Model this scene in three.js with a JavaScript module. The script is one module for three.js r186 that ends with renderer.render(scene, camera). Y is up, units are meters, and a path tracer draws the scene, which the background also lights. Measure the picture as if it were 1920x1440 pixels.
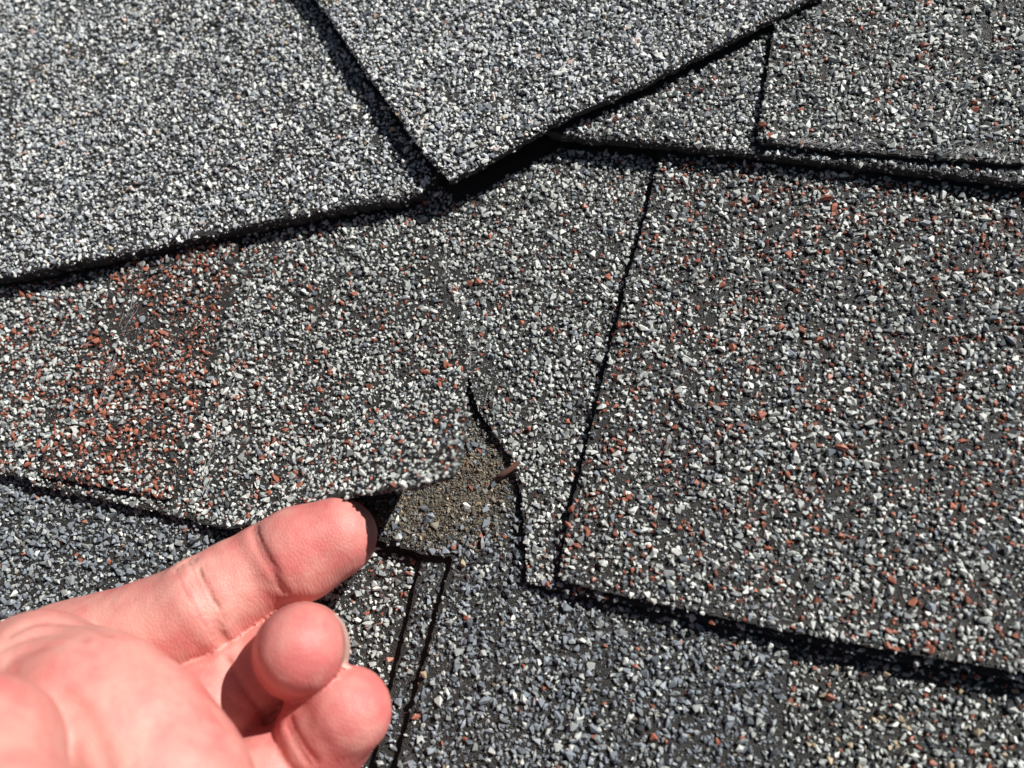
import * as THREE from 'three';
import { ConvexGeometry } from 'three/addons/geometries/ConvexGeometry.js';
import { mergeGeometries } from 'three/addons/utils/BufferGeometryUtils.js';
import { createNoise2D, createNoise3D } from 'simplex-noise';

/* ------------------------------------------------------------------ frame
   A close look at a pitched shingle roof. Roof frame in millimetres: x along the courses, y out of the roof, z down the slope. */
const MM = 0.001, PITCH = Math.atan(6 / 12), F = 1442, DIST = 185;
const V3 = (x, y, z) => new THREE.Vector3(x, y, z);
const nC = V3(0.136, 0.309, 0.941).normalize();                 // into the roof, in lens axes (x right, y down, z ahead)
let uC = V3(7370, 1155, -F).normalize(); uC.addScaledVector(nC, -uC.dot(nC)).normalize();
const dC = uC.clone().cross(nC.clone().negate());                // down the slope
const pivot = V3(0, 0, DIST);
const toRoof = (v) => V3(uC.dot(v), -nC.dot(v), dC.dot(v));
const lens = toRoof(pivot.clone().negate());                     // where the camera is, roof frame, mm
const rayOf = (px, py) => toRoof(V3((px - 960) / F, (py - 720) / F, 1));
function at(px, py, h = 0) { const r = rayOf(px, py), t = (h - lens.y) / r.y; return lens.clone().addScaledVector(r, t); }   // the point at height h over the roof plane
function pixelOf(p) { const v = p.clone().sub(lens), c = V3(0, 0, 0).addScaledVector(uC, v.x).addScaledVector(nC, -v.y).addScaledVector(dC, v.z); return [960 + F * c.x / c.z, 720 + F * c.y / c.z]; }
const roofTurn = new THREE.Quaternion().setFromAxisAngle(V3(1, 0, 0), PITCH);
const world = (p) => p.clone().multiplyScalar(MM).applyQuaternion(roofTurn);

const scene = new THREE.Scene();
const renderer = new THREE.WebGLRenderer({ antialias: true });
renderer.toneMapping = THREE.LinearToneMapping;
renderer.toneMappingExposure = 1.34;
renderer.shadowMap.enabled = true;

const camera = new THREE.PerspectiveCamera(2 * Math.atan(720 / F) * 180 / Math.PI, 4 / 3, 0.005, 50);
camera.position.copy(world(lens));
camera.quaternion.setFromRotationMatrix(new THREE.Matrix4().makeBasis(toRoof(V3(1, 0, 0)), toRoof(V3(0, -1, 0)), toRoof(V3(0, 0, -1)))).premultiply(roofTurn);
camera.focus = 0.181; camera.userData.fStop = 11;
camera.updateMatrixWorld();

const SKY = 0.7;
// sun: high on the up-slope side, to the right; about 35 degrees over the roof plane
const sunRoof = V3(0.67, 0.0, -0.74).normalize().multiplyScalar(Math.cos(0.62)); sunRoof.y = Math.sin(0.62);
const sunDir = sunRoof.clone().applyQuaternion(roofTurn);
{ // clear deep-blue sky, paler to the horizon
  const W = 256, H = 128, d = new Float32Array(W * H * 4);
  for (let j = 0; j < H; j++) for (let i = 0; i < W; i++) {
    const el = ((j + 0.5) / H - 0.5) * Math.PI, az = ((i + 0.5) / W - 0.5) * 2 * Math.PI, c = Math.cos(el) * Math.cos(az) * sunDir.x + Math.sin(el) * sunDir.y + Math.cos(el) * Math.sin(az) * sunDir.z;
    const k = Math.exp(-Math.max(0, Math.sin(el)) * 4.5), glow = 0.10 * Math.pow(Math.max(0, c), 18) + 0.03 * Math.pow(Math.max(0, c), 4);
    d.set([0.040 + 0.085 * k + glow, 0.064 + 0.075 * k + glow, 0.105 + 0.06 * k + glow * 0.95, 1].map((v, q) => q < 3 ? v * SKY : v), (j * W + i) * 4);
  }
  const t = new THREE.DataTexture(d, W, H, THREE.RGBAFormat, THREE.FloatType); t.mapping = THREE.EquirectangularReflectionMapping; t.magFilter = t.minFilter = THREE.LinearFilter; t.needsUpdate = true;
  scene.background = t; scene.environment = t;
}
const sun = new THREE.DirectionalLight(new THREE.Color().setRGB(1, 0.98, 0.935), 5);
sun.position.copy(sunDir); sun.castShadow = true; sun.shadow.radius = 1;
Object.assign(sun.shadow.camera, { left: -0.4, right: 0.4, top: 0.4, bottom: -0.4, near: 0.1, far: 3 });
scene.add(sun, sun.target);

/* ------------------------------------------------------------------ helpers */
let seed = 20240611;
const rnd = () => { seed |= 0; seed = seed + 0x6D2B79F5 | 0; let t = Math.imul(seed ^ seed >>> 15, 1 | seed); t = t + Math.imul(t ^ t >>> 7, 61 | t) ^ t; return ((t ^ t >>> 14) >>> 0) / 4294967296; };
const gauss = () => Math.sqrt(-2 * Math.log(rnd() + 1e-9)) * Math.cos(6.2832 * rnd());
const n2 = createNoise2D(rnd), n3 = createNoise3D(rnd);
const clamp = THREE.MathUtils.clamp, smooth = (a, b, x) => { const t = clamp((x - a) / (b - a), 0, 1); return t * t * (3 - 2 * t); };
const poly = (pts, h) => pts.map(([x, y]) => { const p = at(x, y, h); return [p.x, p.z]; });
function sdPoly(P, x, z) {                                       // negative inside
  let d = 1e9, s = 1;
  for (let i = 0, j = P.length - 1; i < P.length; j = i++) {
    const ax = P[i][0], az = P[i][1], ex = P[j][0] - ax, ez = P[j][1] - az, wx = x - ax, wz = z - az;
    const t = clamp((wx * ex + wz * ez) / (ex * ex + ez * ez), 0, 1), bx = wx - ex * t, bz = wz - ez * t;
    d = Math.min(d, bx * bx + bz * bz);
    const c1 = z >= az, c2 = z < P[j][1], c3 = ex * wz > ez * wx;
    if ((c1 && c2 && c3) || (!c1 && !c2 && !c3)) s = -s;
  }
  return s * Math.sqrt(d);
}
const box2 = (P) => P.reduce((b, [x, z]) => [Math.min(b[0], x), Math.min(b[1], z), Math.max(b[2], x), Math.max(b[3], z)], [1e9, 1e9, -1e9, -1e9]);

function thing(name, label, category, base, group) {
  const o = new THREE.Group(); o.name = name; o.userData = { label, category };
  if (group) o.userData.group = group;
  o.position.copy(world(base)); o.quaternion.copy(roofTurn); o.userData.base = base;
  scene.add(o); return o;
}
function part(name, mesh, root) {                                // geometry is given in roof-frame metres
  mesh.name = name; const b = root.userData.base; mesh.position.set(-b.x * MM, -b.y * MM, -b.z * MM);
  mesh.castShadow = mesh.receiveShadow = true; root.add(mesh); return mesh;
}

/* ------------------------------------------------------------------ textures and materials */
function noiseTexture(size, f, srgb) {
  const d = new Uint8Array(size * size * 4);
  for (let j = 0; j < size; j++) for (let i = 0; i < size; i++) {
    const c = f(i / size, j / size), k = (j * size + i) * 4; d[k] = c[0]; d[k + 1] = c[1]; d[k + 2] = c[2]; d[k + 3] = 255;
  }
  const t = new THREE.DataTexture(d, size, size); t.wrapS = t.wrapT = THREE.RepeatWrapping; t.magFilter = THREE.LinearFilter; t.minFilter = THREE.LinearMipmapLinearFilter; t.generateMipmaps = true;
  if (srgb) t.colorSpace = THREE.SRGBColorSpace; t.needsUpdate = true; return t;
}
const torus = (u, v, f) => { const a = u * 6.28318, b = v * 6.28318, k = f / 6.28318; return n3(Math.cos(a) * k + 7.3 * Math.cos(b) * k, Math.sin(a) * k + 3.1, Math.sin(b) * k * 1.7 + Math.cos(b) * k * 0.6); };
// asphalt: 40 mm square tile, fine grit
const gritTex = noiseTexture(512, (u, v) => { const g = 128 + 50 * torus(u, v, 60) + 60 * torus(u, v, 150) + (rnd() - 0.5) * 70; return [g, g, g]; });
const asphaltTex = noiseTexture(512, (u, v) => { const s = rnd() > 0.985 ? 90 : 0, g = 205 + 25 * torus(u, v, 9) + 22 * torus(u, v, 90) + (rnd() - 0.5) * 40 - 20 + s; return [clamp(g, 0, 255), clamp(g * 0.975, 0, 255), clamp(g * 0.94, 0, 255)]; }, true);
for (const t of [gritTex, asphaltTex]) t.repeat.set(1 / 0.04, 1 / 0.04);
const asphalt = new THREE.MeshStandardMaterial({ color: new THREE.Color().setRGB(0.047, 0.0455, 0.044), map: asphaltTex, roughness: 0.62, bumpMap: gritTex, bumpScale: 0.0005 });
const rawEdge = new THREE.MeshStandardMaterial({ color: new THREE.Color().setRGB(0.022, 0.021, 0.021), roughness: 0.8, bumpMap: gritTex, bumpScale: 0.0004 });
const granuleMat = new THREE.MeshPhysicalMaterial({ color: 0xffffff, roughness: 0.5, flatShading: true, specularIntensity: 0.8 });

/* ------------------------------------------------------------------ roof deck under everything */
{
  const g = new THREE.BoxGeometry(1.1, 0.012, 0.9); g.translate(0, -0.0085, 0.03);
  const deck = new THREE.Mesh(g, rawEdge); deck.name = 'roof'; deck.userData = { kind: 'structure', label: 'dark roof deck hidden under the overlapping asphalt shingles', category: 'roof' };
  deck.quaternion.copy(roofTurn); deck.castShadow = deck.receiveShadow = true; scene.add(deck);
}

/* ------------------------------------------------------------------ shingle plies
   A ply is a sheet with a ragged outline, a height over the roof plane and a thickness. */
function ply(o) {
  const { P, H, thick } = o, cell = o.cell ?? 1.15, [x0, z0, x1, z1] = box2(P), nx = Math.ceil((x1 - x0) / cell) + 3, nz = Math.ceil((z1 - z0) / cell) + 3;
  const rag = o.rag ?? 0.35;
  o.sd = (x, z) => sdPoly(P, x, z) + rag * (n2(x * 0.55 + o.k, z * 0.55) + 0.6 * n2(x * 0.16, z * 0.16 + o.k) + 0.45 * n2(x * 1.3, z * 1.3 + o.k));
  const gx = (i) => x0 + (i - 1) * cell, gz = (j) => z0 + (j - 1) * cell, S = new Float32Array(nx * nz);
  for (let j = 0; j < nz; j++) for (let i = 0; i < nx; i++) S[j * nx + i] = o.sd(gx(i), gz(j));
  const pos = [], uv = [], idx = [], key = new Map();
  const vert = (id, x, z) => { if (key.has(id)) return key.get(id); const n = pos.length / 3; pos.push(x * MM, H(x, z) * MM, z * MM); uv.push(x * MM, z * MM); key.set(id, n); return n; };
  const corner = (i, j) => vert(`${i},${j}`, gx(i), gz(j));
  const cut = (i, j, a, b) => { const s = S[j * nx + i], t = S[b * nx + a], f = clamp(s / (s - t), 0.02, 0.98); return vert(i + a < j + b || true ? `${Math.min(i, a)},${Math.min(j, b)}${i === a ? 'v' : 'h'}` : '', gx(i) + (gx(a) - gx(i)) * f, gz(j) + (gz(b) - gz(j)) * f); };
  const walls = []; o.walls = [];
  for (let j = 0; j < nz - 1; j++) for (let i = 0; i < nx - 1; i++) {
    const c = [[i, j], [i, j + 1], [i + 1, j + 1], [i + 1, j]], ring = [], on = [];
    for (let k = 0; k < 4; k++) {
      const [a, b] = c[k], [p, q] = c[(k + 1) % 4], s = S[b * nx + a] < 0, t = S[q * nx + p] < 0;
      if (s) ring.push(corner(a, b));
      if (s !== t) { const v = cut(a, b, p, q); ring.push(v); on.push([v, s]); }
    }
    for (let k = 2; k < ring.length; k++) idx.push(ring[0], ring[k - 1], ring[k]);
    if (on.length === 2) walls.push(on[0][1] ? [on[0][0], on[1][0]] : [on[1][0], on[0][0]]);
  }
  const top = new THREE.BufferGeometry();
  top.setAttribute('position', new THREE.Float32BufferAttribute(pos, 3)); top.setAttribute('uv', new THREE.Float32BufferAttribute(uv, 2)); top.setIndex(idx); top.computeVertexNormals();
  // underside and cut edge
  const nT = pos.length / 3, p2 = [], i2 = [], u2 = [];
  for (let k = 0; k < nT; k++) { p2.push(pos[3 * k], pos[3 * k + 1] - thick * MM, pos[3 * k + 2]); u2.push(uv[2 * k], uv[2 * k + 1]); }
  for (let k = 0; k < idx.length; k += 3) i2.push(idx[k], idx[k + 2], idx[k + 1]);
  for (const [a, b] of walls) {
    o.walls.push([pos[3 * a] / MM, pos[3 * a + 1] / MM, pos[3 * a + 2] / MM, pos[3 * b] / MM, pos[3 * b + 2] / MM]);
    const n = p2.length / 3, d = MM * thick * 0.5;
    for (const v of [a, b]) { p2.push(pos[3 * v], pos[3 * v + 1], pos[3 * v + 2], pos[3 * v], pos[3 * v + 1] - thick * MM, pos[3 * v + 2]); u2.push(uv[2 * v], uv[2 * v + 1], uv[2 * v] + d, uv[2 * v + 1] + d); }
    i2.push(n, n + 1, n + 2, n + 2, n + 1, n + 3);
  }
  const under = new THREE.BufferGeometry();
  under.setAttribute('position', new THREE.Float32BufferAttribute(p2, 3)); under.setAttribute('uv', new THREE.Float32BufferAttribute(u2, 2)); under.setIndex(i2); under.computeVertexNormals();
  o.top = new THREE.Mesh(top, asphalt); o.under = new THREE.Mesh(under, rawEdge);
  return o;
}

// crushed-stone shapes: convex chips about 1 across
const chips = [];
for (let v = 0; v < 9; v++) {
  const pts = [], n = 9 + Math.floor(rnd() * 5), ax = 0.62 + 0.3 * rnd(), ay = 0.62 + 0.25 * rnd();
  for (let i = 0; i < n; i++) { const a = V3(gauss(), gauss(), gauss()).normalize(); a.multiplyScalar(0.42 + 0.12 * rnd()); pts.push(V3(a.x, a.y * ay, a.z * ax)); }
  const g = new ConvexGeometry(pts); g.deleteAttribute('uv'); chips.push(g);
}
const PAL = {
  pale: [0.46, 0.475, 0.45], white: [0.68, 0.68, 0.64], mid: [0.25, 0.265, 0.26], blue: [0.215, 0.24, 0.27], slate: [0.115, 0.13, 0.145], dark: [0.045, 0.046, 0.048], ice: [0.505, 0.52, 0.535],
  red: [0.33, 0.115, 0.074], rust: [0.24, 0.085, 0.055], tan: [0.42, 0.33, 0.22], gold: [0.55, 0.36, 0.10], pink: [0.52, 0.36, 0.31], earth: [0.135, 0.11, 0.08], olive: [0.18, 0.155, 0.115], dust: [0.20, 0.195, 0.185],
};
const pick = (mix) => { let r = rnd(), last; for (const [k, w] of mix) { last = k; if ((r -= w) < 0) break; } return PAL[last]; };
const tmpM = new THREE.Matrix4(), tmpQ = new THREE.Quaternion(), tmpE = new THREE.Euler(), tmpC = new THREE.Color();
function scatter(name, list, shapes, root, material = granuleMat) {   // list: [x, y, z, size, flat, colour]
  const bins = shapes.map(() => []); list.forEach((g) => bins[Math.floor(rnd() * shapes.length)].push(g));
  bins.forEach((b, v) => {
    if (!b.length) return;
    const m = new THREE.InstancedMesh(shapes[v], material, b.length);
    b.forEach(([x, y, z, s, flat, c], i) => {
      tmpQ.setFromEuler(tmpE.set((rnd() - 0.5) * 1.0, rnd() * 6.283, (rnd() - 0.5) * 1.0));
      const e = 0.85 + rnd() * 0.45;
      tmpM.compose(V3(x * MM, y * MM, z * MM), tmpQ, V3(s * e * MM, s * flat * MM, s / e * MM)); m.setMatrixAt(i, tmpM);
      const j = 0.78 + 0.44 * rnd(); m.setColorAt(i, tmpC.setRGB(c[0] * j, c[1] * j, c[2] * j));
    });
    m.userData.kind = 'stuff'; part(name, m, root);
  });
}
const inView = (x, y, z, m = 330) => { const [px, py] = pixelOf(V3(x, y, z)); return px > -m && px < 1920 + m && py > -m && py < 1440 + m * 0.8; };
/* granules on a ply: covers = plies lying on top of it; mix(x, z, px, py) and density(…) describe the blend and the worn places */
function granulate(o, root, covers, mix, density, size = 1.42, step = 1.0, gap = 0.75, inset = 0.12, crumbs = 0.62) {
  step *= 0.88;
  const [x0, z0, x1, z1] = box2(o.P), big = [], fine = [];
  for (let z = z0; z < z1; z += step) for (let x = x0; x < x1; x += step) {
    const gx = x + (rnd() - 0.5) * step * 1.3, gz = z + (rnd() - 0.5) * step * 1.3;
    const sd = o.sd(gx, gz); if (sd > -inset) continue;
    const y = o.H(gx, gz); if (!inView(gx, y, gz)) continue;
    if (covers.some((c) => c.sd(gx, gz) < (o === lowerB && gx > bLift[0] ? 0.3 : gap))) continue;
    const [px, py] = pixelOf(V3(gx, y, gz)), d = density(gx, gz, px, py);
    for (let k = 0; k < 4; k++) if (rnd() < 0.58) {
      const fx = gx + (rnd() - 0.5) * step, fz = gz + (rnd() - 0.5) * step; if (o.sd(fx, fz) > 0) continue;
      const s = k ? 0.2 + 0.34 * rnd() * rnd() : (0.4 + 0.5 * rnd()) * (0.35 + 0.65 * d); fine.push([fx, o.H(fx, fz) + s * 0.12, fz, s, 0.8, k > 1 && rnd() < 0.5 ? PAL.dust : pick(mix(fx, fz, px, py))]);
    }
    if (rnd() > d * 0.93) continue;
    const s = size * clamp(0.80 * Math.exp(0.33 * gauss()), 0.34, 1.75), flat = 0.7 + 0.45 * rnd();
    big.push([gx, y + s * flat * (0.08 + 0.22 * rnd()), gz, s, flat, pick(mix(gx, gz, px, py))]);
  }
  for (const [ax, ay, az, bx, bz] of o.walls) for (let k = 0; k < 3; k++) if (rnd() < crumbs - k && inView(ax, ay, az)) {   // stuck to the cut edge
    const f = rnd(), x = ax + (bx - ax) * f, z = az + (bz - az) * f, s = size * (0.35 + 0.5 * rnd()); if (covers.some((c) => c.sd(x, z) < 1.5)) continue;
    fine.push([x, ay - o.thick * (rnd() < 0.5 ? 0.1 : 0.9 * rnd()), z, s, 0.9, pick(mix(x, z, ...pixelOf(V3(x, ay, z))))]);
  }
  const from = Math.floor(rnd() * 6);
  scatter('granules', big, chips.slice(from, from + 4), root);
  scatter('grit', fine, chips.slice(from + 1, from + 2), root);
}

/* heights over the roof plane (mm) */
const hBL = 0, hBM = 1.6, hBU = 3.2, hC = 5.0, hCU = 6.8, hA = 10.3, hAU = 11.9, hLC = 10.5, hTC = 14.5;
const wave = (k, a = 0.35, f = 0.018) => (x, z) => a * n2(x * f + k, z * f) + a * 0.35 * n2(x * f * 4, z * f * 4 + k);
const lay = (h, k, a, f) => { const w = wave(k, a, f); return (x, z) => h + w(x, z); };
const sheet = (k, h, thick, pts, extra = {}) => ply({ k, thick, P: poly(pts, h), H: lay(h, k * 13.7, extra.amp ?? 0.3), ...extra });

// bottom course
const bLift = [at(1100, 1300, 0).x, at(1400, 1300, 0).x], bWave = wave(13, 0.15);   // its right half lies higher on the deck
const lowerB = sheet(1, hBL, 2.4, [[-500, 380], [2400, 900], [2400, 1780], [-500, 1780]], { cell: 1.6, H: (x, z) => hBL + 1.7 * smooth(...bLift, x) + bWave(x, z) });
const midB = sheet(2, hBM, 1.55, [[792, 1044], [870, 1030], [760, 1445], [670, 1778], [612, 1778], [702, 1432]], { amp: 0.15, rag: 0.25 });
const upperB = sheet(3, hBU, 3.1, [[-500, 380], [1560, 790], [1500, 1100], [1479, 1215], [1462, 1440], [1440, 1778], [656, 1778], [742, 1440], [800, 1225], [850, 1044], [795, 1040], [700, 1010], [480, 962], [330, 1440], [240, 1778], [-500, 1778]], { amp: 0.15, rag: 0.25 });
// course with the tear: right shingle
const lowerC = sheet(4, hC, 1.5, [[990, 1094], [984, 1000], [972, 905], [955, 855], [922, 802], [893, 762], [884, 720], [880, 690], [872, 640], [856, 580], [838, 540], [806, 470], [786, 400], [770, 250], [2400, 300], [2400, 1366], [1912, 1276], [1635, 1229], [1477, 1197], [1318, 1164], [1160, 1130], [1060, 1108]], { amp: 0.28 });
const upperC = sheet(4, hCU, 1.75, [[1237, 285], [1212, 400], [1180, 512], [1142, 660], [1102, 830], [1072, 950], [1052, 1045], [1050, 1088], [1160, 1116], [1318, 1150], [1477, 1183], [1635, 1214], [1912, 1260], [2400, 1350], [2400, 290], [1244, 240]], { amp: 0.28, rag: 0.22 });
// upper course
const lowerA = sheet(6, hA, 3.0, [[960, 225], [1060, 252], [1230, 267], [1400, 286], [1610, 307], [1910, 338], [2400, 388], [2400, -380], [960, -380]], { amp: 0.25, rag: 0.5, cell: 0.85 });
const upperA = sheet(6, hAU, 1.4, [[1456, 30], [1440, 130], [1426, 220], [1420, 262], [1432, 268], [1585, 282], [1760, 295], [1910, 305], [2400, 345], [2400, -380], [1520, -380]], { amp: 0.25, rag: 0.25 });
// hip caps
const capL = sheet(8, hLC, 4.2, [[-500, 622], [0, 518], [200, 482], [325, 454], [450, 424], [600, 394], [750, 370], [792, 356], [802, 338], [950, 200], [1000, -380], [-500, -380]], { amp: 0.55, rag: 0.5, cell: 0.8 });
const capT = sheet(9, hTC, 2.3, [[843, 336], [800, 292], [725, 188], [650, 80], [595, 0], [480, -170], [330, -380], [2240, -380], [1850, -165], [1515, -2], [1360, 78], [1210, 154], [1060, 220], [960, 276], [900, 308]], { amp: 0.45, rag: 0.4, cell: 0.8 });
// the lifted shingle: bent up about a line across its right half
const hingeA = at(385, 985, hC), hingeB = at(868, 640, hC), hx = hingeB.x - hingeA.x, hz = hingeB.z - hingeA.z, hl = Math.hypot(hx, hz);
const CORNER = 27, REACH = (() => { const c = at(850, 890, CORNER); return (-(c.x - hingeA.x) * hz + (c.z - hingeA.z) * hx) / hl; })();
const lift = (x, z) => { const d = (-(x - hingeA.x) * hz + (z - hingeA.z) * hx) / hl / REACH; const s = Math.max(0, d + 0.12) / 1.12; return CORNER * Math.pow(s, 1.35) * smooth(-0.12, 0.3, d) + 1.2 * smooth(0.2, 1, d) * n2(x * 0.03, z * 0.03 + 5); };
const flapWave = wave(31, 0.3), flapH = (x, z) => hC + 0.28 + flapWave(x, z) + Math.max(0, lift(x, z));
const onFlap = (px, py, add = 0) => { let p = at(px, py, hC); for (let i = 0; i < 40; i++) p = at(px, py, flapH(p.x, p.z) + add).lerp(p, 0.4); return [p.x, p.z]; };
const lowerF = ply({ k: 5, thick: 2.5, rag: 0.42, H: flapH, P: [[-500, 782], [0, 886], [58, 898], [64, 908], [200, 938], [330, 966], [400, 987], [440, 991], [500, 977], [560, 954], [620, 936], [700, 923], [800, 908], [842, 894], [856, 872], [866, 830], [872, 780], [868, 735], [874, 700], [880, 668], [884, 630], [870, 580], [852, 540], [820, 470], [800, 400], [784, 250], [-500, 420]].map(([x, y]) => onFlap(x, y)) });
const upperF = ply({ k: 5, thick: 1.15, rag: 0.2, H: (x, z) => flapH(x, z) + 1.2, P: [[212, 500], [142, 690], [70, 888], [90, 894], [200, 914], [316, 936], [336, 905], [382, 720], [440, 482], [455, 420], [235, 420]].map(([x, y]) => onFlap(x, y, 1.2)) });

/* blends */
const blob = (px, py, cx, cy, rx, ry) => Math.exp(-(((px - cx) / rx) ** 2 + ((py - cy) / ry) ** 2));
const worn = (x, z, k) => 0.5 + 0.5 * n2(x * 0.055 + k, z * 0.055) * 0.7 + 0.25 * n2(x * 0.16, z * 0.16 + k);
const mixCap = [['ice', 0.40], ['white', 0.27], ['blue', 0.14], ['mid', 0.10], ['slate', 0.05], ['pink', 0.012], ['tan', 0.008], ['dark', 0.01]];
const mixBlue = [['blue', 0.42], ['mid', 0.22], ['slate', 0.16], ['pale', 0.13], ['white', 0.02], ['red', 0.014], ['tan', 0.008], ['dark', 0.03]];
const mixPale = [['pale', 0.47], ['mid', 0.20], ['white', 0.12], ['blue', 0.08], ['slate', 0.06], ['red', 0.04], ['rust', 0.01], ['dark', 0.05], ['tan', 0.01]];
const mixRed = [['pale', 0.40], ['mid', 0.15], ['white', 0.12], ['blue', 0.09], ['slate', 0.06], ['red', 0.13], ['rust', 0.04], ['dark', 0.04]];
const mixHot = [['pale', 0.31], ['mid', 0.08], ['white', 0.07], ['blue', 0.03], ['red', 0.29], ['rust', 0.09], ['dark', 0.03]];
const mixRightB = [['pale', 0.42], ['mid', 0.24], ['slate', 0.08], ['red', 0.05], ['tan', 0.05], ['white', 0.05], ['dark', 0.08]];
const mixDirt = [['olive', 0.3], ['earth', 0.34], ['slate', 0.2], ['mid', 0.08], ['rust', 0.04], ['tan', 0.04]];
const dirtAmount = (px, py) => clamp(1.25 * blob(px, py, 800, 942, 135, 72) + 1.0 * blob(px, py, 915, 865, 72, 75) + 0.25 * n2(px * 0.02, py * 0.02) - 0.12, 0, 1);

const tearLine = [[880, 700], [864, 645], [852, 590], [838, 545], [816, 500], [800, 455]];
const tearWear = (px, py) => { let d = 1e9; for (let i = 1; i < tearLine.length; i++) d = Math.min(d, sdPoly([tearLine[i - 1], tearLine[i]], px + 7 * n2(px * 0.03, py * 0.03), py) ** 2); return Math.exp(-d / 70); };
{ // bottom course shingle
  const t = thing('roof_shingle', 'blue-grey laminated shingle with a notched tab, beneath the hand and torn corner', 'shingle', at(900, 1300, 0), 'overlapping roof shingles');
  const a = part('lower_ply', lowerB.top, t); part('cut_edge', lowerB.under, t);
  part('middle_ply', midB.top, t); part('cut_edge', midB.under, t);
  part('laminated_ply', upperB.top, t); part('cut_edge', upperB.under, t);
  granulate(lowerB, t, [upperB, midB, lowerC], (x, z, px) => px > 1300 ? mixRightB : mixPale, (x, z, px) => px > 1300 ? 0.93 : 0.80 - 0.5 * smooth(0.5, 0.9, worn(x, z, 3)), 1.5, 1.08, 1.6);
  granulate(midB, t, [upperB], () => mixBlue, () => 0.85, 1.4, 1.06, 1.5, 0.7, 0.2);
  granulate(upperB, t, [lowerC], (x, z, px, py) => rnd() < dirtAmount(px, py) ? mixDirt : mixBlue, (x, z, px, py) => 0.95 - 0.6 * smooth(0.55, 1.0, worn(x, z, 9)) - 0.35 * blob(px, py, 800, 1380, 90, 90) - 0.3 * blob(px, py, 780, 950, 90, 60) - 0.8 * blob(px, py, 905, 800, 36, 40), 1.5, 1.06, 0.75, 0.5, 0.25);
}
{ // torn course, right
  const t = thing('roof_shingle_001', 'red-flecked grey shingle with a torn pointed left edge over the rusty nail', 'shingle', at(1400, 800, 3), 'overlapping roof shingles');
  part('lower_ply', lowerC.top, t); part('cut_edge', lowerC.under, t); part('laminated_ply', upperC.top, t); part('cut_edge', upperC.under, t);
  granulate(lowerC, t, [upperC, lowerA, capT], () => mixPale, (x, z, px, py) => 1 - 0.4 * smooth(0.65, 1, worn(x, z, 21)) - 0.75 * blob(px, py, 905, 720, 38, 60) - 0.85 * tearWear(px, py), 1.42, 0.99, 0.75, 0.12, 1.2);
  granulate(upperC, t, [lowerA], (x, z, px, py) => rnd() < 0.75 ? mixRed : mixPale, (x, z, px, py) => 1 - 0.5 * smooth(0.58, 0.98, worn(x, z, 37)) - 0.3 * blob(px, py, 1130, 1085, 60, 20), 1.42, 1.0);
}
{ // lifted shingle, left
  const t = thing('roof_shingle_002', 'grey and red shingle with its free corner bent up by the finger', 'shingle', at(300, 800, 3), 'overlapping roof shingles');
  part('lower_ply', lowerF.top, t); part('cut_edge', lowerF.under, t); part('laminated_ply', upperF.top, t); part('cut_edge', upperF.under, t);
  granulate(lowerF, t, [upperF, capL], (x, z, px, py) => px < 150 ? mixRed : rnd() < smooth(430, 760, py) * 0.6 ? mixRed : mixPale, (x, z, px, py) => 0.98 - 0.4 * smooth(0.62, 1, worn(x, z, 55)) - 0.85 * tearWear(px, py) - 0.35 * blob(px, py, 600, 560, 80, 40), 1.38, 0.97, 0.45, 0.12, 2.4);
  granulate(upperF, t, [capL], () => mixHot, (x, z, px, py) => 0.95 - 0.75 * blob(px, py, 240, 600, 95, 55) - 0.3 * smooth(0.5, 0.9, worn(x, z, 71)), 1.42, 1.0, 0.7, 0.28);
}
{ // upper course
  const t = thing('roof_shingle_003', 'grey shingle with a frayed laminated tab tucked under the pale pointed cap', 'shingle', at(1500, 150, 9), 'overlapping roof shingles');
  part('lower_ply', lowerA.top, t); part('cut_edge', lowerA.under, t); part('laminated_ply', upperA.top, t); part('cut_edge', upperA.under, t);
  granulate(lowerA, t, [upperA, capT], () => rnd() < 0.5 ? mixCap : mixPale, () => 1, 1.38, 0.96, 0.75, 0.12, 1.5);
  granulate(upperA, t, [capT], () => mixPale, (x, z, px, py) => 0.97 - 0.5 * smooth(0.5, 0.9, worn(x, z, 83)) - 0.35 * blob(px, py, 1700, 285, 400, 14), 1.38, 0.99);
}
{
  const t = thing('hip_cap_shingle', 'pale speckled hip cap shingle whose corner is overlapped by the pointed cap', 'cap shingle', at(350, 250, 9), 'pale hip cap shingles');
  part('ply', capL.top, t); part('cut_edge', capL.under, t);
  granulate(capL, t, [capT], () => mixCap, (x, z, px, py) => py > 120 && py < 450 && Math.abs(px - 23 + (py - 120) * 0.02 - 2 * n2(py * 0.02, 3)) < 3.5 ? 0 : 1 - 0.5 * smooth(0.5, 0.95, worn(x, z, 91)), 1.42, 0.99, 0.75, 0.12, 1.2);
}
{
  const t = thing('hip_cap_shingle_001', 'pale speckled hip cap shingle with a pointed corner lying on top', 'cap shingle', at(950, 120, 13), 'pale hip cap shingles');
  part('ply', capT.top, t); part('cut_edge', capT.under, t);
  granulate(capT, t, [], () => mixCap, (x, z) => 1 - 0.4 * smooth(0.55, 1, worn(x, z, 97)), 1.4, 0.98, 0.75, 0.12, 1.2);
}
console.log('shingles');

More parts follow.
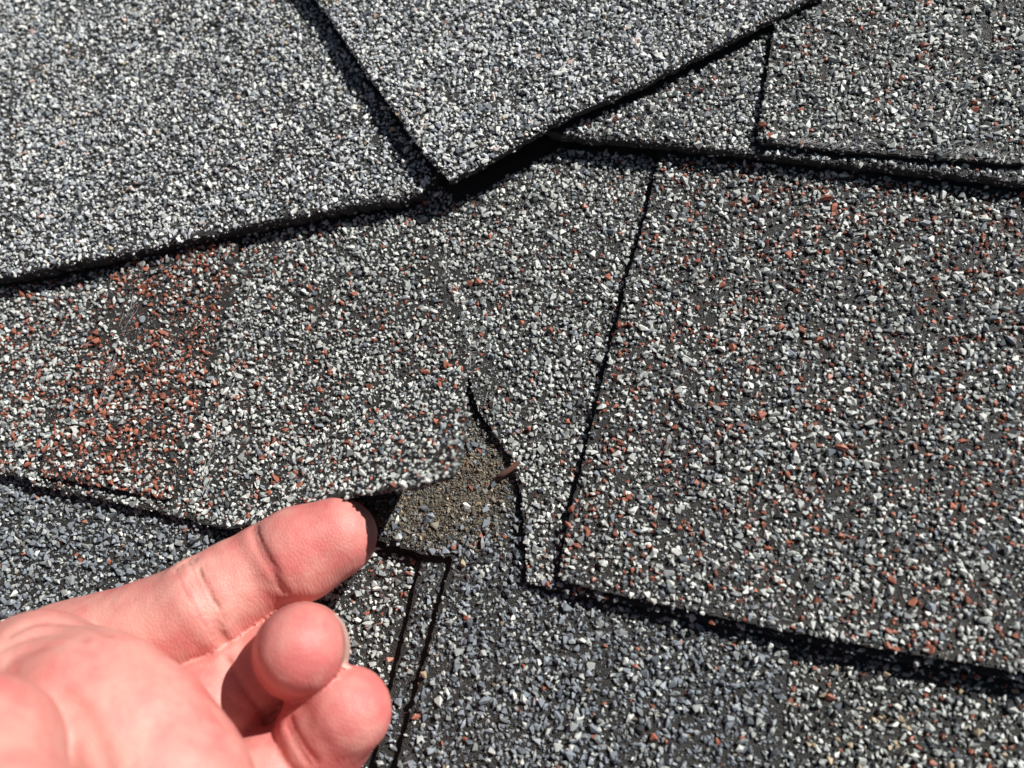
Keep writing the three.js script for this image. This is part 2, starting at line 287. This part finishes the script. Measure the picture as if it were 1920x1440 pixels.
/* ------------------------------------------------------------------ frayed glass fibres where plies are torn or cut */
{
  const glass = new THREE.MeshStandardMaterial({ color: new THREE.Color().setRGB(0.6, 0.62, 0.62), roughness: 0.35 });
  const fray = (root, o, n, place, turn, spread, len) => {
    const gs = [];
    for (let i = 0; i < n; i++) {
      const [px, py] = place(rnd()), p = at(px + gauss() * 5, py + gauss() * 4, o.H(0, 0)), a = turn + gauss() * spread, l = len * (0.4 + rnd());
      p.y = o.H(p.x, p.z) + 0.25;
      const q = V3(p.x + Math.cos(a) * l, p.y + 0.1 + 0.5 * rnd(), p.z - Math.sin(a) * l), m = p.clone().lerp(q, 0.5).add(V3(gauss() * 0.12, 0.12, gauss() * 0.12));
      gs.push(new THREE.TubeGeometry(new THREE.QuadraticBezierCurve3(...[p, m, q].map((v) => v.clone().multiplyScalar(MM))), 4, 0.00003 + 0.000025 * rnd(), 3));
    }
    const m = new THREE.Mesh(mergeGeometries(gs), glass); m.userData.kind = 'stuff'; part('glass_fibres', m, root);
  };
  const by = (n) => scene.children.find((c) => c.name === n);
  fray(by('roof_shingle_003'), upperA, 150, (t) => t < 0.6 ? [1430 + t * 330, 262 + t * 38] : [1740 + (t - 0.6) * 350, 285 + (t - 0.6) * 28], 0.6, 0.3, 2.0);
  fray(by('roof_shingle_001'), lowerC, 26, (t) => [872 + t * 40 + 14 * Math.sin(t * 9), 600 + t * 200], 0.5, 0.8, 2.2);
  fray(by('roof_shingle_002'), lowerF, 30, (t) => [832 + t * 40, 500 + t * 190], 0.9, 0.5, 2.6);
  fray(by('roof_shingle_002'), upperF, 60, (t) => [330 + (1 - t) * 106, 915 - (1 - t) * 420], 1.3, 0.25, 2.6);
  fray(by('roof_shingle_002'), upperF, 50, (t) => [76 + (1 - t) * 134, 880 - (1 - t) * 370], 1.2, 0.25, 2.6);
  fray(by('roof_shingle_001'), upperC, 24, (t) => [1340 + t * 120, 1130 + t * 26], 1.0, 0.8, 1.8);
}
/* ------------------------------------------------------------------ dirt left under the lifted corner */
{
  const list = [];
  for (let i = 0; i < 20000; i++) {
    const px = 680 + rnd() * 310, py = 790 + rnd() * 250; if (rnd() > dirtAmount(px, py) * 1.1) continue;
    const p = at(px, py, hBU); if (upperB.sd(p.x, p.z) > -0.3) continue;
    list.push([p.x, upperB.H(p.x, p.z) + 0.1 + rnd() * 0.3, p.z, 0.25 + 0.85 * rnd() * rnd(), 0.8, rnd() < 0.03 ? PAL.tan : py < 850 && rnd() < 0.7 ? PAL.dust : rnd() < 0.1 ? PAL.slate : rnd() < 0.45 ? PAL.olive : PAL.earth]);
  }
  const t = thing('dirt', 'crust of brown dirt on the shingle under the lifted corner', 'dirt', at(820, 950, hBU)); t.userData.kind = 'stuff';
  scatter('dirt_grains', list, chips.slice(0, 3), t);
}
/* ------------------------------------------------------------------ rusty nail */
{
  const a = at(930, 899, 3.6), b = at(945, 888, 5.1), c = at(976, 868, 5.0);
  const t = thing('nail', 'thin rusty brown nail poking out beside the torn edge', 'nail', a);
  const rust = new THREE.MeshStandardMaterial({ color: new THREE.Color().setRGB(0.15, 0.065, 0.045), roughness: 0.7, bumpMap: gritTex, bumpScale: 0.0002 });
  const curve = new THREE.CatmullRomCurve3([a, b, c].map((p) => p.clone().multiplyScalar(MM)));
  const g = new THREE.TubeGeometry(curve, 16, 0.00066, 10); part('shank', new THREE.Mesh(g, rust), t);
  const e = new THREE.SphereGeometry(0.00067, 10, 8); e.translate(a.x * MM, a.y * MM, a.z * MM); part('tip', new THREE.Mesh(e, rust), t);
}

/* ------------------------------------------------------------------ the hand */
const mmAt = (px, py, h) => at(px, py, h);
const J = (px, py, h, r) => ({ p: mmAt(px, py, h), r });
const chain = (...j) => j;
const fingers = [
  chain(J(632, 1006, 16.2, 8.4), J(562, 1038, 16.6, 9.9), J(502, 1064, 16, 9.2), J(440, 1098, 18, 9.4), J(376, 1140, 20.5, 10), J(278, 1196, 20, 11.6), J(120, 1250, 21, 13)),
  chain(J(564, 1216, 32, 7.9), J(566, 1220, 25, 8.7), J(562, 1222, 14, 8.9), J(515, 1248, 14, 9.3), J(462, 1280, 15.5, 9.7), J(392, 1335, 19, 10.8), J(290, 1430, 24, 12)),
  chain(J(652, 1334, 24, 8.2), J(612, 1370, 20, 9.2), J(588, 1398, 15, 9.0), J(560, 1440, 13, 9.2), J(500, 1475, 20, 10.4), J(400, 1560, 28, 12)),
  chain(J(760, 1575, 22, 7.0), J(735, 1605, 15, 7.5), J(690, 1640, 13, 8), J(600, 1690, 22, 9), J(500, 1740, 30, 11)),
];
const palm = [
  chain(J(-40, 1296, 35, 11.5), J(70, 1272, 38, 11), J(164, 1338, 42, 13), J(246, 1398, 42, 13), J(308, 1492, 42, 13), J(360, 1620, 40, 13), J(420, 1760, 36, 13)),
  chain(J(-420, 1560, 30, 17), J(-150, 1480, 34, 17), J(110, 1440, 38, 14)),
  chain(J(-420, 1700, 28, 17), J(-100, 1640, 32, 17), J(200, 1600, 38, 14), J(330, 1700, 36, 14)),
];
const thumb = chain(J(-330, 1480, 40, 14), J(-190, 1420, 56, 13), J(-58, 1428, 66, 11.5), J(-20, 1600, 74, 10.5), J(-10, 1720, 78, 8.5));
const smin = (a, b, k) => { const h = Math.max(k - Math.abs(a - b), 0) / k; return Math.min(a, b) - h * h * k * 0.25; };
const smax = (a, b, k) => -smin(-a, -b, k);
function sdBone(x, y, z, A, B) {                                  // round cone
  const bx = B.p.x - A.p.x, by = B.p.y - A.p.y, bz = B.p.z - A.p.z, l2 = bx * bx + by * by + bz * bz, rr = A.r - B.r, a2 = l2 - rr * rr, il = 1 / l2;
  const wx = x - A.p.x, wy = y - A.p.y, wz = z - A.p.z, yy = wx * bx + wy * by + wz * bz, zz = yy - l2;
  const qx = wx * l2 - bx * yy, qy = wy * l2 - by * yy, qz = wz * l2 - bz * yy, x2 = qx * qx + qy * qy + qz * qz, y2 = yy * yy * l2, z2 = zz * zz * l2, k = Math.sign(rr) * rr * rr * x2;
  if (Math.sign(zz) * a2 * z2 > k) return Math.sqrt(x2 + z2) * il - B.r;
  if (Math.sign(yy) * a2 * y2 < k) return Math.sqrt(x2 + y2) * il - A.r;
  return (Math.sqrt(x2 * a2 * il) + yy * rr) * il - A.r;
}
function sdLine(x, y, z, a, b) {
  const bx = b.x - a.x, by = b.y - a.y, bz = b.z - a.z, wx = x - a.x, wy = y - a.y, wz = z - a.z, t = clamp((wx * bx + wy * by + wz * bz) / (bx * bx + by * by + bz * bz), 0, 1);
  return Math.hypot(wx - bx * t, wy - by * t, wz - bz * t);
}
const sdChain = (c, x, y, z, k) => { let d = 1e9; for (let i = 1; i < c.length; i++) d = smin(d, sdBone(x, y, z, c[i - 1], c[i]), k); return d; };
function sdBase(x, y, z) {
  let f = 1e9; for (const c of fingers) f = smin(f, sdChain(c, x, y, z, 1.2), 0.5);
  let p = 1e9; for (const c of palm) p = smin(p, sdChain(c, x, y, z, 4), 7);
  return smin(smin(f, p, 0.9), sdChain(thumb, x, y, z, 2), 2);
}
// creases: found on the skin along sight lines, then cut in
function onSkin(px, py) { const r = rayOf(px, py).normalize(), p = lens.clone(); let t = 60; for (let i = 0; i < 90; i++) { p.copy(lens).addScaledVector(r, t); const d = sdBase(p.x, p.y, p.z); t += Math.min(d * 0.85, 10); if (d < 0.02 || t > 260) break; } return p.clone(); }
const creases = [
  [[[474, 992], [485, 1030], [505, 1065], [530, 1108]], 0.6, 0.32],
  [[[352, 1052], [372, 1098], [400, 1150], [424, 1204]], 0.5, 0.45],
  [[[340, 1058], [362, 1105], [392, 1160], [418, 1205]], 0.35, 0.35],
  [[[364, 1050], [384, 1092], [408, 1138]], 0.3, 0.3],
  [[[500, 1348], [460, 1292], [424, 1236]], 0.5, 0.5],
  [[[545, 1352], [560, 1385], [590, 1425]], 0.45, 0.4],
  [[[538, 1360], [552, 1392], [578, 1432]], 0.4, 0.35],
  [[[20, 1190], [70, 1168], [150, 1172], [200, 1190]], 0.5, 0.3], [[[10, 1215], [80, 1190], [160, 1200]], 0.5, 0.3], [[[20, 1235], [90, 1212], [170, 1222]], 0.6, 0.22],
  [[[372, 1070], [392, 1110], [420, 1160]], 0.3, 0.2], [[[330, 1070], [350, 1115], [380, 1165], [405, 1205]], 0.3, 0.2], [[[482, 990], [496, 1030], [518, 1068]], 0.3, 0.25],
  [[[120, 1300], [170, 1360], [200, 1440]], 0.8, 0.25], [[[430, 1310], [455, 1330]], 0.3, 0.15], [[[395, 1330], [420, 1362]], 0.3, 0.15],
].map(([pts, r, deep]) => ({ q: new THREE.CatmullRomCurve3(pts.map(([a, b]) => onSkin(a, b))).getPoints(20), r, deep }));
for (const c of creases) { c.lo = V3(1e9, 1e9, 1e9); c.hi = V3(-1e9, -1e9, -1e9); c.q.forEach((p) => { c.lo.min(p); c.hi.max(p); }); c.lo.addScalar(-4); c.hi.addScalar(4); }
function sdHand(x, y, z) {
  let d = sdBase(x, y, z);
  if (d < 4 && d > -4) {
    for (const c of creases) {
      if (x < c.lo.x || x > c.hi.x || y < c.lo.y || y > c.hi.y || z < c.lo.z || z > c.hi.z) continue;
      let e = 1e9; for (let i = 1; i < c.q.length; i++) e = Math.min(e, sdLine(x, y, z, c.q[i - 1], c.q[i]));
      d += c.deep * 1.1 * Math.exp(-((e / (c.r * 1.5)) ** 2)) - 0.12 * Math.exp(-(((e - 2.2) / 1.1) ** 2));
    }
    d += 0.13 * n3(x * 0.07, y * 0.07, z * 0.07) + 0.06 * n3(x * 0.25, y * 0.25, z * 0.25);
  }
  return d;
}
function surfaceNet(f, lo, hi, cell) {
  const n = [0, 1, 2].map((k) => Math.ceil((hi.getComponent(k) - lo.getComponent(k)) / cell) + 1), [nx, ny, nz] = n, D = new Float32Array(nx * ny * nz), id = (i, j, k) => (k * ny + j) * nx + i;
  const B = 6;                                                   // skip blocks far from the skin
  for (let k = 0; k < nz; k += B) for (let j = 0; j < ny; j += B) for (let i = 0; i < nx; i += B) {
    const mid = sdBase(lo.x + (i + B / 2) * cell, lo.y + (j + B / 2) * cell, lo.z + (k + B / 2) * cell), far = Math.abs(mid) > B * cell * 1.3 + 3;
    for (let c = k; c < Math.min(k + B, nz); c++) for (let b = j; b < Math.min(j + B, ny); b++) for (let a = i; a < Math.min(i + B, nx); a++) D[id(a, b, c)] = far ? mid : f(lo.x + a * cell, lo.y + b * cell, lo.z + c * cell);
  }
  const pos = [], idx = [], at_ = new Int32Array(nx * ny * nz).fill(-1);
  for (let k = 0; k < nz - 1; k++) for (let j = 0; j < ny - 1; j++) for (let i = 0; i < nx - 1; i++) {
    let m = 0; for (let c = 0; c < 8; c++) if (D[id(i + (c & 1), j + (c >> 1 & 1), k + (c >> 2))] < 0) m |= 1 << c;
    if (m === 0 || m === 255) continue;
    let sx = 0, sy = 0, sz = 0, q = 0;
    for (let e = 0; e < 12; e++) {
      const ax = e >> 2, u = e & 1, v = e >> 1 & 1, a = [0, 0, 0], b = [0, 0, 0]; a[(ax + 1) % 3] = b[(ax + 1) % 3] = u; a[(ax + 2) % 3] = b[(ax + 2) % 3] = v; b[ax] = 1;
      const da = D[id(i + a[0], j + a[1], k + a[2])], db = D[id(i + b[0], j + b[1], k + b[2])]; if ((da < 0) === (db < 0)) continue;
      const t = da / (da - db); sx += a[0] + (b[0] - a[0]) * t; sy += a[1] + (b[1] - a[1]) * t; sz += a[2] + (b[2] - a[2]) * t; q++;
    }
    at_[id(i, j, k)] = pos.length / 3; pos.push(lo.x + (i + sx / q) * cell, lo.y + (j + sy / q) * cell, lo.z + (k + sz / q) * cell);
  }
  const st = [1, nx, nx * ny];
  for (let k = 1; k < nz - 1; k++) for (let j = 1; j < ny - 1; j++) for (let i = 1; i < nx - 1; i++) for (let ax = 0; ax < 3; ax++) {
    const o = id(i, j, k), a = D[o] < 0, b = D[o + st[ax]] < 0; if (a === b) continue;
    const u = st[(ax + 1) % 3], v = st[(ax + 2) % 3], q = [at_[o], at_[o - u], at_[o - u - v], at_[o - v]]; if (q.some((w) => w < 0)) continue;
    if (a) idx.push(q[0], q[1], q[2], q[0], q[2], q[3]); else idx.push(q[0], q[2], q[1], q[0], q[3], q[2]);
  }
  return { pos, idx };
}
{
  const all = [...fingers, ...palm, thumb].flat(), lo = V3(1e9, 1e9, 1e9), hi = V3(-1e9, -1e9, -1e9);
  all.forEach(({ p, r }) => { lo.min(V3(p.x - r - 3, p.y - r - 3, p.z - r - 3)); hi.max(V3(p.x + r + 3, p.y + r + 3, p.z + r + 3)); });
  const { pos, idx } = surfaceNet(sdHand, lo, hi, 0.8), nV = pos.length / 3, nor = new Float32Array(pos.length), col = new Float32Array(pos.length), uv = new Float32Array(nV * 2), e = 0.35;
  const tips = fingers.map((c) => c[0].p);
  for (let v = 0; v < nV; v++) {
    const x = pos[3 * v], y = pos[3 * v + 1], z = pos[3 * v + 2];
    const g = V3(sdHand(x + e, y, z) - sdHand(x - e, y, z), sdHand(x, y + e, z) - sdHand(x, y - e, z), sdHand(x, y, z + e) - sdHand(x, y, z - e)).normalize();
    nor.set([g.x, g.y, g.z], 3 * v); uv.set([x * MM, (z + y * 0.6) * MM], 2 * v);
    // skin: blood-red mottling, rosier fingertip pads
    const m = 0.5 + 0.36 * n3(x * 0.06, y * 0.06, z * 0.06 + 9) + 0.36 * n3(x * 0.15, y * 0.15, z * 0.15) + 0.2 * n3(x * 0.42, y * 0.42, z * 0.42) + 0.12 * n3(x * 1.1, y * 1.1, z * 1.1);
    const tip = Math.max(...tips.map((t) => Math.exp(-((t.distanceTo(V3(x, y, z)) / 14) ** 2))));
    const r = clamp(m * 0.75 + tip * 0.5, 0, 1);
    col.set([0.61 - 0.04 * r, 0.295 - 0.145 * r, 0.245 - 0.105 * r], 3 * v);
    pos[3 * v] *= MM; pos[3 * v + 1] *= MM; pos[3 * v + 2] *= MM;
  }
  const g = new THREE.BufferGeometry();
  g.setAttribute('position', new THREE.Float32BufferAttribute(pos, 3)); g.setAttribute('normal', new THREE.BufferAttribute(nor, 3)); g.setAttribute('color', new THREE.BufferAttribute(col, 3)); g.setAttribute('uv', new THREE.BufferAttribute(uv, 2)); g.setIndex(idx);
  const cells = []; for (let i = 0; i < 40; i++) { cells.push([]); for (let j = 0; j < 40; j++) cells[i].push([rnd(), rnd()]); }
  const skinTex = noiseTexture(512, (u, v) => {                    // fine criss-cross skin lines, about 0.7 mm apart
    const a = u * 40, b = v * 40, i = Math.floor(a), j = Math.floor(b); let d1 = 9, d2 = 9;
    for (let p = -1; p < 2; p++) for (let q = -1; q < 2; q++) { const c = cells[(i + p + 40) % 40][(j + q + 40) % 40], d = Math.hypot(i + p + c[0] - a, (j + q + c[1] - b) * 0.7); if (d < d1) { d2 = d1; d1 = d; } else if (d < d2) d2 = d; }
    const h = 90 + 110 * smooth(0, 0.28, d2 - d1) + 28 * torus(u, v, 60) + (rnd() - 0.5) * 20; return [clamp(h, 0, 255), clamp(h, 0, 255), clamp(h, 0, 255)];
  });
  skinTex.repeat.set(1 / 0.03, 1 / 0.03);
  const skin = new THREE.MeshPhysicalMaterial({ vertexColors: true, roughness: 0.5, specularIntensity: 0.75, bumpMap: skinTex, bumpScale: 0.0001 });
  const t = thing('hand', 'bare hand, palm up, its forefinger lifting the bent shingle corner', 'hand', at(560, 1060, 4));
  part('skin', new THREE.Mesh(g, skin), t);
  const nailMat = new THREE.MeshPhysicalMaterial({ color: new THREE.Color().setRGB(0.62, 0.38, 0.32), roughness: 0.4 });
  for (const [c, back] of [[fingers[1], V3(0.9, -0.1, -0.43)], [fingers[2], V3(0.1, -1, 0.1)], [fingers[0], V3(0.1, -1, -0.1)]]) {
    const axis = c[0].p.clone().sub(c[1].p).normalize(), b = back.clone().addScaledVector(axis, -back.dot(axis)).normalize(), side = axis.clone().cross(b), p = [], q = [], mid = c[0].p.clone();
    for (let k = 0; k < 2; k++) for (let i = 0; i <= 12; i++) for (let j = 0; j <= 10; j++) {
      const a = (i / 12 - 0.5) * 1.25, l = -9.4 + j * (1.12 - 0.2 * a * a), o = mid.clone().addScaledVector(axis, Math.min(l, 1.5)), dir = b.clone().multiplyScalar(Math.cos(a)).addScaledVector(side, Math.sin(a));
      let t = 3; for (let m = 0; m < 30; m++) t -= sdBase(o.x + dir.x * t, o.y + dir.y * t, o.z + dir.z * t) * 0.8;
      const w = o.addScaledVector(dir, t + (k ? -0.3 : 0.08)).addScaledVector(axis, l - Math.min(l, 1.5)); p.push(w.x * MM, w.y * MM, w.z * MM);
    }
    for (let k = 0; k < 2; k++) for (let i = 0; i < 12; i++) for (let j = 0; j < 10; j++) { const o = k * 143 + i * 11 + j; if (k) q.push(o, o + 1, o + 11, o + 1, o + 12, o + 11); else q.push(o, o + 11, o + 1, o + 1, o + 11, o + 12); }
    for (let i = 0; i < 12; i++) for (const j of [0, 10]) { const o = i * 11 + j; q.push(o, o + 143, o + 11, o + 11, o + 143, o + 154); }
    const ng = new THREE.BufferGeometry(); ng.setAttribute('position', new THREE.Float32BufferAttribute(p, 3)); ng.setIndex(q); ng.computeVertexNormals();
    part('fingernail', new THREE.Mesh(ng, nailMat), t);
  }
  console.log('hand', nV, idx.length / 3);
}

renderer.render(scene, camera);
